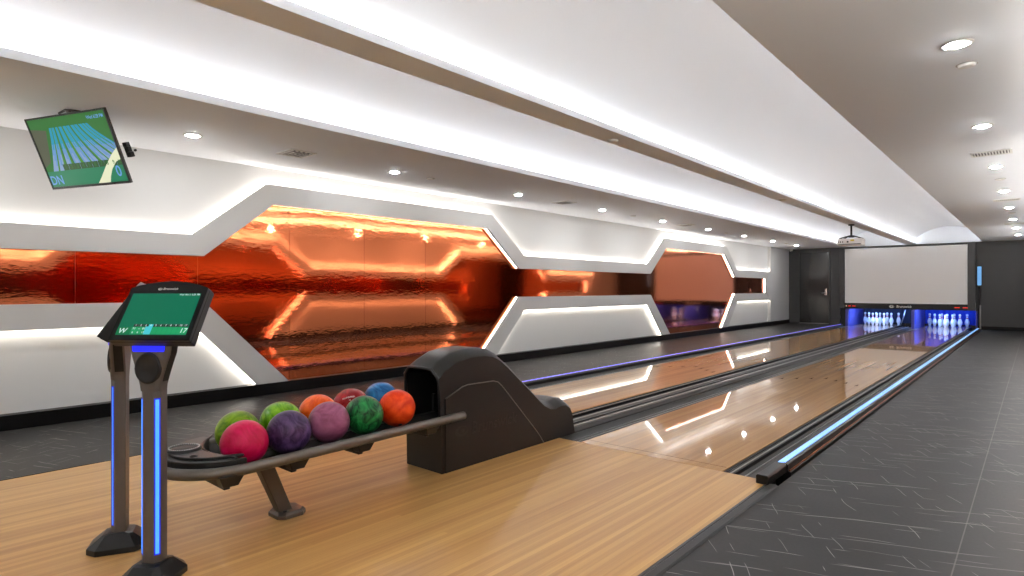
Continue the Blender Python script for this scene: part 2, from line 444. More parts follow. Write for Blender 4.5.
where = ['plain strip of copper mirror at the far left edge of the photo',
         'copper mirror strip panel just left of the large octagonal recess, behind the touchscreen console',
         'leftmost copper mirror panel of the large octagonal recess, with slanted left edges',
         'second copper mirror panel from the left in the large octagonal recess',
         'middle copper mirror panel of the large octagonal recess, above the bowling balls',
         'fourth copper mirror panel from the left in the large octagonal recess',
         'rightmost copper mirror panel of the large octagonal recess, with slanted right edges',
         'first narrow copper mirror panel right of the large octagonal recess',
         'second narrow copper mirror panel right of the large octagonal recess',
         'third narrow copper mirror panel right of the large octagonal recess',
         'narrow copper mirror panel just left of the small octagonal recess',
         'copper mirror panel filling the small octagonal recess farther along the wall',
         'narrow copper mirror panel just right of the small octagonal recess',
         'end copper mirror panel of the wall strip, beside the lit rounded end']
for k in range(len(seams)-1):
    y0, y1 = seams[k]+0.0015, seams[k+1]-0.0015
    mb = MB(); mb.prism(copper_outline(y0, y1), XLw+0.001, XLw+0.015, 'x')
    tag(mb.build('copper_panel', COPPER), where[k], 'wall panel', 'copper mirror panels on the left wall')
mb = MB(); mb.prism(copper_outline(YB, 18.68), XRw-0.015, XRw-0.001, 'x'); structure(mb.build('wall_right_cladding', COPPER))
mb = MB(); mb.prism(copper_outline(YB, 0.357), XLw+0.001, XLw+0.015, 'x'); structure(mb.build('wall_left_cladding', COPPER))

# wall behind the camera
mb = MB(); mb.box(XLw-0.1, XRw+0.1, YB-0.1, YB, 0, 2.5); structure(mb.build('wall_back', WHITE))

# ------------------------------------------------------------------ far wall, door, masking unit, screen
MX0, MX1 = -4.62, -1.25
mb = MB()
mb.box(XLw, -5.86, YF, YF+0.15, 0, ZS); mb.box(-5.86, -4.90, YF, YF+0.15, 2.34, ZS); mb.box(-4.90, MX0, YF, YF+0.15, 0, ZS)
mb.box(MX1, XRw, YF, YF+0.15, 0, ZS); mb.box(MX0, MX1, YF+0.06, YF+0.15, 0.62, ZS)
structure(mb.build('wall_front', DARKWALL))
mb = MB(); mb.box(MX1+0.1, XRw, YF-0.012, YF, 0, 0.1); structure(mb.build('baseboard_front', BLACK))
d = thing('door_1', 'black steel door with chrome lever handle left of the projection screen', 'door', (-5.38, YF, 0)); d['kind'] = 'structure'
mb = MB(); mb.box(-0.44, 0.44, 0.01, 0.06, 0.01, 2.30); mb.build('door_panel', DOORM, d, bevel=0.004)
mb = MB(); mb.box(-0.49, -0.44, -0.02, 0.1, 0, 2.35); mb.box(0.44, 0.49, -0.02, 0.1, 0, 2.35); mb.box(-0.44, 0.44, -0.02, 0.1, 2.30, 2.35); mb.build('door_frame', DARKWALL, d, bevel=0.004)
mb = MB(); mb.box(0.325, 0.385, -0.005, 0.012, 0.93, 1.13); mb.cyl((0.355, 0.01, 1.0), (0.355, -0.05, 1.0), 0.013); mb.tube([(0.355, -0.045, 1.0), (0.30, -0.055, 1.0), (0.22, -0.05, 0.995)], 0.012); mb.cyl((0.355, 0.0, 1.09), (0.355, -0.02, 1.09), 0.022); mb.build('door_handle', CHROME, d)
mb = MB(); mb.box(-0.43, 0.43, -0.004, 0.012, 0.012, 0.03); mb.build('door_threshold', GREYM, d)
mb = MB(); mb.cyl((-6.05, YF-0.05, ZS-0.03), (-6.05, YF-0.16, ZS-0.045), 0.035, 0.03, 14); mb.box(-6.08, -6.02, YF-0.06, YF, ZS-0.05, ZS)
tag(mb.build('security_camera', WHITEP), 'small white security camera in the ceiling corner above the black door', 'camera')

mu = thing('masking_unit', 'black masking unit framing the projection screen above the pin openings', 'masking unit', ((MX0+MX1)/2, YF, 0.0))
cx = (MX0+MX1)/2
def rx(x): return x - cx
SX0, SX1, SZ0, SZ1 = -4.475, -1.43, 0.695, 2.368
yf = -0.10                       # front of the unit, relative to YF
mb = MB(); mb.box(rx(MX0), rx(SX0)-0.01, yf, 0.06, 0.525, ZS-0.005); mb.box(rx(SX1)+0.01, rx(MX1), yf, 0.06, 0.525, ZS-0.005)
mb.box(rx(SX0)-0.01, rx(SX1)+0.01, yf, 0.06, SZ1+0.012, ZS-0.005); mb.build('frame', DARKWALL, mu, bevel=0.006)
mb = MB(); mb.box(rx(SX0)-0.01, rx(SX1)+0.01, yf-0.015, 0.06, 0.525, SZ0-0.012); hd = mb.build('header_panel', BLACKP, mu, bevel=0.008)
Mh = Matrix.Translation((0, yf-0.017, 0.605)) @ Matrix.Rotation(PI/2, 4, 'X')
mb = MB(); text_into(mb, 'Brunswick', 0.098, 0.02, 0.0, 0.0, M=Mh, shear=0.12, ext=0.003, squash=0.92)
# emblem: a ringed pin-and-ball swoosh left of the word
def ell(cx_, cy_, a, b_, n_=20): return [(cx_+a*math.cos(2*PI*k/n_), cy_+b_*math.sin(2*PI*k/n_)) for k in range(n_)]
def emblem(mb, x, y, s, M):
    o = ell(x, y, s, s*0.62); i = ell(x+s*0.16, y+s*0.08, s*0.72, s*0.40)
    for k in range(20):
        j = (k+1) % 20; mb.add([M @ Vector((*o[k], 0)), M @ Vector((*o[j], 0)), M @ Vector((*i[j], 0)), M @ Vector((*i[k], 0))], [(0, 1, 2, 3)])
    c_ = ell(x+s*0.25, y+s*0.05, s*0.26, s*0.26, 12); mb.add([M @ Vector((*p, 0)) for p in c_], [tuple(range(12))])
mb.build('logo_lettering', LOGOW, hd); mb = MB(); emblem(mb, -0.285, 0.0, 0.062, Mh)
mb.build('logo_emblem', LOGOW, hd)
for x0, x1 in ((-4.36, -4.30), (-4.26, -4.17), (-1.72, -1.60), (-1.53, -1.42)):
    mb = MB(); mb.box(rx(x0), rx(x1), yf-0.019, yf-0.012, 0.59, 0.612); mb.build('status_light', LED_RED, hd)
mb = MB(); mb.box(rx(-4.435), rx(-4.41), yf-0.019, yf-0.012, 0.585, 0.62); mb.build('status_light', glow('lamp_cream', 250, 225, 190, 0.9), hd)
scr = thing('projection_screen', 'wide blank white projection screen above the bowling pins', 'screen', ((SX0+SX1)/2, YF-0.04, SZ0))
hw = (SX1-SX0)/2
mb = MB(); mb.box(-hw+0.03, hw-0.03, -0.01, 0.02, 0.03, SZ1-SZ0-0.03); mb.build('screen_fabric', SCREENW, scr)
mb = MB(); zt = SZ1-SZ0
mb.box(-hw, -hw+0.032, -0.02, 0.03, 0, zt); mb.box(hw-0.032, hw, -0.02, 0.03, 0, zt); mb.box(-hw+0.032, hw-0.032, -0.02, 0.03, 0, 0.032); mb.box(-hw+0.032, hw-0.032, -0.02, 0.03, zt-0.032, zt); mb.build('screen_border', SCREENB, scr)

# pits: kickbacks, curtains, lamp bars
def kick(x0, x1, label):
    t = thing('kickback', label, 'kickback', ((x0+x1)/2, YF-0.25, 0)); w = (x1-x0)/2
    mb = MB(); mb.prism([(0.0, -0.10), (2.2, -0.10), (2.2, 0.515), (0.06, 0.515), (0.0, 0.47)], -w, w, 'x'); mb.build('kickback_body', KICK, t, bevel=0.01)
    mb = MB(); mb.box(w, w+0.006, 0.10, 0.24, 0.10, 0.45); mb.build('side_plate', PITBLUE, t)
    return t
kick(-4.42, -4.345, 'left blue-lit kickback wall beside the left lane pins')
kick(-2.715, -2.645, 'middle blue-lit kickback wall between the two pin openings')
kick(-1.235, -1.208, 'right thin kickback wall at the end of the right gutter')
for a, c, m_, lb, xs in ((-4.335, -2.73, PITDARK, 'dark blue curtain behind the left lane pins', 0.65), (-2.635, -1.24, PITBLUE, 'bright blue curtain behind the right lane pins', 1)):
    mb = MB()
    nfold = 24; pts = [(a + (c-a)*k/nfold, 22.85 + 0.012*math.sin(k*1.9)) for k in range(nfold+1)]
    mb.prism(pts + [(x, y+0.02) for x, y in pts[::-1]], 0.02, 0.78, 'z')
    tag(mb.build('pit_curtain', m_), lb, 'curtain')
    t = thing('pit_light', 'blue lamp tube under the header over the %s pins' % ('left lane' if m_ is PITDARK else 'right lane'), 'lamp', ((a+c)/2, YF+0.14, 0.57))
    mb = MB(); mb.cyl((-(c-a)/2+0.2, 0, 0), ((c-a)/2-0.2, 0, 0), 0.013, n=10); mb.build('tube', LED_PIT, t)
    mb = MB(); mb.box(-(c-a)/2+0.12, (c-a)/2-0.12, -0.05, 0.05, 0.016, 0.045); mb.build('housing', BLACKP, t)
    mb = MB(); mb.box(a+0.02, c-0.02, YF+0.08, 23.0, 0.80, 0.84); tag(mb.build('pit_cover', PITDARK), 'dark top plate over the %s pin pit' % ('left' if m_ is PITDARK else 'right'), 'cover')
mb = MB(); mb.tube([(-3.07, 21.2, 0.0), (-2.98, 21.2, 0.30), (-2.94, 21.2, 0.5)], 0.012, 8)
tag(mb.build('guide_rod', GREYM), 'thin slanted metal rod at the right of the left pin opening', 'rod')

# light bar and conduit right of the masking unit
t = thing('light_bar', 'upright blue glowing light bar on the dark wall right of the screen', 'light', (-1.17, YF-0.02, 1.205))
mb = MB(); mb.box(-0.045, 0.045, -0.05, 0.0, 0.02, 0.54); mb.build('glow_panel', LED_BAR, t, bevel=0.012)
mb = MB(); mb.box(-0.052, 0.052, -0.03, 0.02, 0.0, 0.022); mb.box(-0.052, 0.052, -0.03, 0.02, 0.538, 0.56); mb.box(-0.052, 0.052, 0.0, 0.02, 0.02, 0.54); mb.build('bracket', BLACKP, t)
mb = MB(); mb.box(-1.205, -1.15, YF-0.06, YF, 0.66, 1.19); mb.box(-1.165, -1.135, YF-0.075, YF, 0.01, 0.68); mb.box(-1.20, -1.165, YF-0.05, YF, 0.01, 0.66, 1); mb.mi[:6] = [1]*6
tag(mb.build('conduit', [GREYM, BLACKP], bevel=0.004), 'thin upright conduit below the blue light bar, reaching the floor', 'conduit')

# ------------------------------------------------------------------ lanes, gutters, cappings
def lane(x0, x1, label):
    c = (x0+x1)/2
    t = thing('bowling_lane', label, 'bowling lane', (c, FOUL, 0)); w = (x1-x0)/2
    mb = MB(); mb.box(-w, w, 0.006, LEND-FOUL, -0.1, -0.001); mb.build('lane_surface', LANE, t)
    mb = MB(); mb.box(-w-0.018, -w-0.001, 0.006, 18.9, -0.1, -0.006); mb.build('edge_strip', BLACK, t)
    mb = MB(); mb.box(w+0.001, w+0.018, 0.006, 18.9, -0.1, -0.006); mb.build('edge_strip', BLACK, t)
    mb = MB(); mb.box(-w, w, 0.0, 0.006, -0.1, -0.004); mb.build('foul_line', mat('foul_line_' + label[:4], rgb(50, 32, 20), 0.9, spec=0.0), t)
    mb = MB(); mb.box(-w, w*0.98, 0.10, 0.104, -0.002, -0.0006); mb.build('splice_line', mat('splice_' + label[:4], rgb(80, 50, 28), 0.9, spec=0.0), t)
    for k in range(-3, 4):
        yy = 4.57 - 0.125*abs(k); xx = k*0.138
        mb = MB(); mb.prism([(xx, yy+0.15), (xx-0.016, yy), (xx, yy+0.03), (xx+0.016, yy)], -0.0008, 0.0003, 'z'); mb.build('arrow_marker', mat('arrow_brown', rgb(60, 36, 20), 0.9, spec=0.0) if 'arrow_brown' not in bpy.data.materials else bpy.data.materials['arrow_brown'], t)
    return t
lane(R0, R1, 'right bowling lane of glossy pale boards, nearest the dark tiled floor')
lane(L0, L1, 'left bowling lane of glossy pale boards, beyond the ball return')
def gutter(x0, x1, label, lane_side):
    c = (x0+x1)/2; w = (x1-x0)/2
    t = thing('gutter', label, 'gutter', (c, FOUL, 0))
    GL = YF - FOUL - 0.26
    prof = [(a*(w-0.004), -0.040 + 0.026*abs(a)**3.0) for a in [-1 + 2*k/16 for k in range(17)]]
    poly = [(-w, -0.014)] + prof + [(w, -0.014), (w, -0.11), (-w, -0.11)]
    mb = MB(); mb.prism(poly, 0.004, GL, 'y', smooth=False); mb.build('channel', GUTTER, t)
    for xo in (-w*0.25, w*0.42):
        mb = MB(); mb.prism([(xo-0.004, -0.05), (xo+0.004, -0.05), (xo+0.003, -0.034), (xo-0.003, -0.034)], 0.006, GL-0.01, 'y'); mb.build('ridge', GREYM, t)
    s = -1 if lane_side == 'l' else 1
    xx = s*(w-0.022)
    mb = MB(); mb.box(xx-0.022, xx+0.022, 0.006, GL-0.02, -0.05, -0.010); mb.build('edge_strip', BLACK, t)
    mb = MB(); mb.box(xx-s*0.004-0.0045, xx-s*0.004+0.0045, 0.006, GL-0.02, -0.02, -0.007); mb.build('edge_line', SEAL, t)
    return t
gutter(R1+0.019, R1+0.24, 'gutter along the right edge of the right lane, beside the ice-blue light strip', 'l')
gutter(-2.735, R0-0.019, 'gutter along the left edge of the right lane, starting at the hood', 'r')
gutter(L1+0.019, -2.955, 'gutter along the right edge of the left lane', 'l')
gutter(-4.465, L0-0.019, 'gutter along the far left edge of the left lane, beside the violet light line', 'r')
# right capping with ice-blue LED
t = thing('capping_rail', 'right capping rail with a long ice-blue light strip and black end block', 'capping', (-1.185, FOUL, 0))
mb = MB(); mb.prism([(-0.030, -0.1), (0.060, -0.1), (0.060, 0.004), (0.044, 0.006), (0.040, 0.046), (0.030, 0.052), (-0.022, 0.048), (-0.030, 0.02)], 0.25, YF-FOUL-0.3, 'y'); mb.build('rail_body', BLACKP, t, bevel=0.003)
mb = MB(); mb.prism([(-0.020, 0.046), (0.022, 0.050), (0.022, 0.0555), (-0.020, 0.0515)], 0.26, YF-FOUL-0.32, 'y'); mb.build('light_strip', LED_ICE, t)
mb = MB(); mb.prism([(-0.002, 0.0525), (0.006, 0.0535), (0.006, 0.0572), (-0.002, 0.0564)], 3.5, YF-FOUL-0.32, 'y'); mb.build('bright_core', glow('led_core', 175, 220, 235, 0.8), t)
mb = MB(); mb.box(0.046, 0.052, 0.26, YF-FOUL-0.32, 0.004, 0.012); mb.build('edge_trim', mat('copper_trim', rgb(190, 110, 60), 0.3, 0.6), t)
mb = MB(); mb.prism([(-0.035, 0.0), (0.038, 0.0), (0.038, 0.045), (0.030, 0.055), (-0.028, 0.055), (-0.035, 0.045)], -0.09, 0.245, 'y'); mb.build('end_block', BLACKP, t, bevel=0.006)
# left capping with violet LED
t = thing('capping_rail', 'far left capping rail carrying a thin violet light line', 'capping', (-4.515, FOUL, 0))
mb = MB(); mb.prism([(-0.050, -0.1), (0.048, -0.1), (0.048, 0.02), (0.03, 0.034), (-0.03, 0.034), (-0.050, 0.01)], 0.02, YF-FOUL-0.3, 'y'); mb.build('rail_body', BLACKP, t, bevel=0.003)
mb = MB(); mb.box(-0.022, -0.004, 0.04, YF-FOUL-0.32, 0.034, 0.040); mb.build('light_strip', LED_VIOLET, t)
# centre division over the ball track
t = thing('division_capping', 'grey ribbed capping between the two lanes, running from the hood to the pins', 'capping', (-2.845, FOUL, 0))
mb = MB(); mb.prism([(-0.108, -0.11), (0.108, -0.11), (0.108, -0.002), (0.09, 0.022), (-0.09, 0.022), (-0.108, -0.002)], 0.21, YF-FOUL-0.3, 'y'); mb.build('rail_body', GUTTER, t, bevel=0.004)
for xo in (-0.066, 0.0, 0.066):
    mb = MB(); mb.box(xo-0.011, xo+0.011, 0.215, YF-FOUL-0.3, 0.020, 0.032); mb.build('rib', GREYM if xo else BLACKP, t, bevel=0.004)

# ------------------------------------------------------------------ pins
PROF = [(0.0, 0.0), (0.026, 0.0), (0.0285, 0.004), (0.036, 0.035), (0.0495, 0.075), (0.0575, 0.105), (0.0605, 0.118), (0.0585, 0.145), (0.049, 0.185), (0.0375, 0.215), (0.029, 0.240), (0.0245, 0.262), (0.0228, 0.276), (0.0228, 0.292), (0.0240, 0.306), (0.0290, 0.328), (0.0322, 0.346), (0.0318, 0.356), (0.027, 0.370), (0.017, 0.379), (0.0, 0.381)]
mis = [0]*(len(PROF)-1); mis[10] = 1; mis[13] = 1
mb = MB(); mb.lathe(PROF, 20, mis=mis)
pin0 = mb.build('bowling_pin', [PINW, PINR])
pos = [('head pin', 0, 0), ('second-row pin on the left', -.1525, .264), ('second-row pin on the right', .1525, .264),
       ('third-row pin on the left', -.305, .528), ('middle pin of the third row', 0, .528), ('third-row pin on the right', .305, .528),
       ('back-row pin at the far left', -.4575, .792), ('back-row pin left of centre', -.1525, .792), ('back-row pin right of centre', .1525, .792), ('back-row pin at the far right', .4575, .792)]
first = True
for lx, ly, ln in ((-1.99, 21.38, 'right'), (-3.70, 21.28, 'left')):
    for nm, dx, dy in pos:
        o = pin0 if first else pin0.copy()
        if not first: COL.objects.link(o)
        first = False
        o.location = (lx+dx, ly+dy, 0.0)
        tag(o, 'white red-banded %s of the %s lane triangle' % (nm, ln), 'bowling pin', 'bowling pins in the %s lane' % ln)

# ------------------------------------------------------------------ ball return: rack, deck, hood
RX = -2.862; hwid = 0.272
def rz(y): return 0.338 + (y-1.1)*0.018
br = thing('ball_return', 'black ball return hood with bronze railed rack of coloured bowling balls', 'ball return', (RX, 2.4, 0))
O = Vector((RX, 2.4, 0))
path = [(RX+hwid, 2.50 - k*0.118, rz(2.50 - k*0.118)) for k in range(12)][:-1]
cy = 1.20
path += [(RX + hwid*math.cos(a), cy - hwid*math.sin(a), rz(cy - hwid*math.sin(a))) for a in [PI*k/24 for k in range(25)]]
path += [(RX-hwid, 1.32 + k*0.118, rz(1.32 + k*0.118)) for k in range(11)]
mb = MB(); mb.tube(path, 0.0245, 16); mb.build('rail', RAILM, br, off=O)
# ball cradle: a dark pan with two channels
mb = MB()
pan = [(-0.25, 0.0), (-0.235, 0.01), (-0.118, -0.055), (-0.02, -0.012), (0.02, -0.012), (0.118, -0.055), (0.235, 0.01), (0.25, 0.0), (0.12, -0.075), (-0.12, -0.075)]
ring = lambda y: [(RX+px, y, rz(y)+pz) for px, pz in pan]
mb.loft([ring(1.22), ring(1.7), ring(2.5)]); mb.build('cradle', BLACKP, br, off=O)
# end deck with concave ball edge
deck = [(RX + (hwid-0.02)*math.cos(a), cy - (hwid-0.02)*math.sin(a)) for a in [PI*k/28 for k in range(29)]]
back = []
for k in range(15):
    s_ = -1 + 2*k/14
    back.append((RX + s_*(hwid-0.024), 1.205 - 0.045*s_ - 0.088*(1-abs(s_)**1.7)))
deckp = deck + back[1:-1]
def dz(x, y): return rz(y) + 0.046
mb = MB()
lo = [(x, y, rz(y)-0.03) for x, y in deckp]; hi = [(x, y, dz(x, y)) for x, y in deckp]
mb.loft([lo, hi]); mb.build('deck', BLACKP, br, off=O, bevel=0.006)
# raised upper plate, set in from the deck edge
up = [(RX + (hwid-0.048)*math.cos(a), cy - (hwid-0.048)*math.sin(a)) for a in [PI*k/28 for k in range(29)]] + [(RX+(x-RX)*0.86, y-0.014) for x, y in back[1:-1]]
mb = MB(); mb.loft([[(x, y, dz(x, y)-0.004) for x, y in up], [(x, y, dz(x, y)+0.012) for x, y in up]]); mb.build('deck_plate', BLACKP, br, off=O, bevel=0.005)
mb = MB()
ridge = [(RX+(x-RX)*0.97, y-0.005, dz(x, y)+0.004) for x, y in back]
mb.tube(ridge, 0.0055, 8); mb.build('deck_lip', HOODM, br, off=O)
zt_ = rz(1.05) + 0.059
gr = MB(); gr.lathe([(0.0, 0.006), (0.060, 0.006), (0.062, 0.004), (0.064, -0.004)], 28, (RX-0.045, 1.045, zt_), 0); g = gr.build('hand_dryer_grille', mat('grille_mesh', rgb(60, 55, 50), 0.6, 0.4), br, off=O)
gr = MB(); gr.lathe([(0.060, 0.003), (0.064, 0.010), (0.070, 0.010), (0.074, 0.0)], 28, (RX-0.045, 1.045, zt_), 0); gr.build('grille_ring', BLACKP, g, off=O)
dots = MB()
for k in range(40):
    a = 2*PI*k/40
    dots.cyl((RX-0.045+0.062*math.cos(a), 1.045+0.062*math.sin(a), zt_+0.006), (RX-0.045+0.062*math.cos(a), 1.045+0.062*math.sin(a), zt_+0.012), 0.0024, n=6)
dots.build('grille_beads', WHITEP, g, off=O)
mb = MB(); mb.lathe([(0.0, 0.006), (0.011, 0.006), (0.013, 0.003), (0.016, 0.003), (0.018, -0.003)], 18, (RX+0.105, 1.03, zt_), 0); mb.build('reset_button', BLACKP, br, off=O)
# brackets under the rails
for yb_ in (1.12, 1.43, 1.80, 2.25):
    for s_ in (1, -1):
        mb = MB(); z_ = rz(yb_)
        mb.loft([[(RX+s_*0.225, yb_-0.055, z_-0.012), (RX+s_*0.285, yb_-0.055, z_-0.012), (RX+s_*0.285, yb_+0.055, z_-0.012), (RX+s_*0.225, yb_+0.055, z_-0.012)],
                 [(RX+s_*0.205, yb_-0.028, z_-0.066), (RX+s_*0.262, yb_-0.028, z_-0.066), (RX+s_*0.262, yb_+0.036, z_-0.066), (RX+s_*0.205, yb_+0.036, z_-0.066)]])
        mb.box(RX+min(0, s_*0.23), RX+max(0, s_*0.23), yb_-0.014, yb_+0.014, z_-0.085, z_-0.05)
        mb.build('rail_bracket', HOODM, br, bevel=0.004, off=O)
# slanted leg and foot plate
lx_ = -2.815
mb = MB()
def sq(y, z, w=0.030, dd=0.034): return [(lx_-w, y-dd, z), (lx_+w, y-dd, z), (lx_+w, y+dd, z), (lx_-w, y+dd, z)]
mb.loft([sq(1.475, 0.02), sq(1.365, 0.285, 0.034, 0.038)]); lg = mb.build('leg', BRONZE, br, bevel=0.005, off=O)
mb = MB(); c0, c1 = 0.075, 0.045
oc = lambda s_: [(c0*s_, c1*s_), (c1*s_, c0*s_), (-c1*s_, c0*s_), (-c0*s_, c1*s_), (-c0*s_, -c1*s_), (-c1*s_, -c0*s_), (c1*s_, -c0*s_), (c0*s_, -c1*s_)]
fy = 1.492
mb.loft([[(lx_+x, fy+y, 0.0) for x, y in oc(1)], [(lx_+x, fy+y, 0.018) for x, y in oc(1)], [(lx_+x, fy+y, 0.030) for x, y in oc(0.86)]])
ft = mb.build('foot_plate', BRONZE, br, bevel=0.002, off=O)
mb = MB(); mb.cyl((lx_+0.045, fy-0.035, 0.028), (lx_+0.045, fy-0.035, 0.034), 0.009, n=12); mb.build('bolt', BLACKP, ft, off=O)

# hood body: profile in y,z lofted across X with chamfered shoulders and an open mouth in front
HX0, HX1 = -3.042, -2.706
prof = [(2.43, 0.0), (2.425, 0.30), (2.405, 0.63), (2.45, 0.675), (2.56, 0.722), (2.68, 0.740), (2.80, 0.738), (2.88, 0.727), (2.96, 0.690), (3.04, 0.632), (3.38, 0.360), (3.44, 0.315), (3.51, 0.283), (3.57, 0.276), (3.63, 0.290), (3.70, 0.284), (3.755, 0.255), (3.785, 0.20), (3.815, 0.0)]
def shrink(pr, d):
    out = []
    for y, z in pr:
        zz = z - d if z > 0.05 else z
        yy = y
        if 2.39 < y < 2.5 and z > 0.6: yy = y + 0.0
        out.append((yy, max(zz, 0.0)))
    return out
def ringx(x, d): return [(x, y, z) for y, z in shrink(prof, d)]
sh = 0.062; dr = 0.052
xs = [(HX0, dr), (HX0+0.012, dr-0.016), (HX0+sh, 0.004), (HX0+sh+0.02, 0.0), (HX1-sh-0.02, 0.0), (HX1-sh, 0.004), (HX1-0.012, dr-0.016), (HX1, dr)]
rings = [ringx(x, d_) for x, d_ in xs]
nP = len(prof)
mb = MB()
vs = [v for r in rings for v in r]; fs = []
for k in range(len(rings)-1):
    for i in range(nP-1):
        # leave the mouth open: front face between z .30 and .63 on the middle rings
        if i == 1 and 1 <= k <= len(rings)-3: continue
        fs.append((k*nP+i, k*nP+i+1, (k+1)*nP+i+1, (k+1)*nP+i))
fs.append(tuple(range(nP))); fs.append(tuple(range((len(rings)-1)*nP, len(rings)*nP))[::-1])
mb.add(vs, fs)
mb.sm = [True]*len(mb.f)
hood = mb.build('hood', HOODM, br, off=O)
hood.data.set_sharp_from_angle(angle=math.radians(33))
# dark throat behind the mouth
mb = MB()
tx0, tx1 = HX0+0.012, HX1-0.012
zt0 = [(tx0, 2.430, 0.30), (tx1, 2.430, 0.30), (tx1, 2.415, 0.594), (HX1-sh, 2.412, 0.626), (HX0+sh, 2.412, 0.626), (tx0, 2.415, 0.594)]
zt1 = [(x*0.92+(HX0+HX1)/2*0.08, 2.86, 0.30+(z-0.30)*0.72) for x, y, z in zt0]
n6 = 6
mb.add(zt0 + zt1, [(i, (i+1) % n6, n6+(i+1) % n6, n6+i) for i in range(n6)] + [tuple(range(n6, 2*n6))])
mb.build('hood_throat', mat('throat_black', rgb(16, 15, 14), 0.6), br, off=O)
mb = MB(); mb.cyl((RX+0.03, 2.60, 0.36), (RX+0.03, 2.56, 0.36), 0.03, n=14); mb.box(RX-0.02, RX+0.0, 2.5, 2.52, 0.31, 0.46); mb.build('lift_roller', BLACKP, br, off=O)
# mouth rim
mb = MB(); rim = [(HX1-0.01, 2.425, 0.30), (HX1-0.008, 2.414, 0.50), (HX1-0.012, 2.405, 0.585), (HX1-sh, 2.398, 0.632), (RX, 2.398, 0.637), (HX0+sh, 2.398, 0.632), (HX0+0.012, 2.405, 0.585), (HX0+0.008, 2.414, 0.50), (HX0+0.01, 2.425, 0.30)]
mb.tube(rim, 0.010, 8); mb.build('mouth_rim', HOODM, br, off=O)
# raised access panels on both flanks
pp = [(2.452, 0.0), (2.452, 0.455), (2.595, 0.513), (2.64, 0.520), (2.88, 0.516), (2.925, 0.502), (2.965, 0.470), (3.33, 0.105), (3.375, 0.055), (3.415, 0.002)]
for x0, x1 in ((HX1-0.004, HX1+0.008), (HX0-0.008, HX0+0.004)):
    mb = MB(); mb.prism(pp, x0, x1, 'x'); sp_ = mb.build('side_panel', PANELM, br, bevel=0.004, off=O)
    xo = x1 if x0 > RX else x0
    mb = MB(); mb.tube([(xo, y, z) for y, z in pp[1:]], 0.0035, 6); mb.build('panel_edge', mat('edge_grey', rgb(105, 98, 92), 0.35), sp_, off=O)
Ml = Matrix.Translation((HX1+0.0085, 2.86, 0.235)) @ Matrix.Rotation(PI/2, 4, 'Z') @ Matrix.Rotation(PI/2, 4, 'X')
mb = MB(); text_into(mb, 'Brunswick', 0.105, 0.03, 0, 0, M=Ml, shear=0.12, ext=0.001); emblem(mb, -0.275, 0.0, 0.055, Ml)
mb.build('embossed_logo', mat('emboss_black', rgb(22, 21, 20), 0.45), br, off=O)

# ------------------------------------------------------------------ balls
def ballmat(name, c1, c2, sc_=9, dist=2.5, lo=0.35, hi=0.68):
    global n, l, b
    m = mat(name, c1, 0.3, coat=0.4, spec=0.08); n, l, b = nodes(m)
    tc = n.new('ShaderNodeTexCoord'); z = noise(tc.outputs['Object'], sc_, 3, 0.55, None, dist)
    cr = n.new('ShaderNodeValToRGB'); cr.color_ramp.elements[0].position = lo; cr.color_ramp.elements[0].color = c1
    cr.color_ramp.elements[1].position = hi; cr.color_ramp.elements[1].color = c2
    l.new(z.outputs['Fac'], cr.inputs[0]); l.new(cr.outputs[0], b.inputs['Base Color'])
    return m
HOLE = mat('finger_hole', rgb(12, 12, 12), 0.6)
BR = 0.1048
balls = [
 ('magenta pink bowling ball at the near end of the front row', (244.5, 443), 0, rgb(178, 2, 54), rgb(206, 18, 82), 9, (0.5, 0.3)),
 ('dark purple swirled bowling ball between the magenta and mauve balls', (289, 432), 0, rgb(48, 30, 62), rgb(88, 62, 104), 11, (0.5, 0.2)),
 ('mauve pink bowling ball in the middle of the front row', (329, 422), 0, rgb(134, 68, 98), rgb(166, 96, 128), 9, (-0.4, -0.3)),
 ('dark green swirled bowling ball in the front row', (364, 415), 0, rgb(2, 44, 24), rgb(38, 136, 66), 12, (0.3, 0.4)),
 ('bright orange-red bowling ball next to the hood mouth', (397, 408), 0, rgb(210, 48, 10), rgb(240, 80, 28), 7, (0.2, -0.5)),
 ('lime green bowling ball half hidden behind the magenta ball', (238, 432), 1, rgb(78, 118, 8), rgb(130, 168, 28), 12, (-0.3, 0.5)),
 ('lime green bowling ball behind the purple ball', (281, 421.5), 1, rgb(74, 132, 10), rgb(132, 186, 36), 12, (0.4, 0.1)),
 ('orange bowling ball behind the mauve ball', (318, 413.5), 1, rgb(206, 66, 8), rgb(238, 104, 30), 10, (-0.2, 0.3)),
 ('dark red bowling ball with small white print behind the green ball', (351, 406.5), 1, rgb(118, 12, 18), rgb(160, 36, 38), 8, (0.0, 0.0)),
 ('blue bowling ball farthest along the back row by the hood', (381, 399.5), 1, rgb(10, 78, 130), rgb(32, 120, 176), 8, (0.3, -0.2)),
]
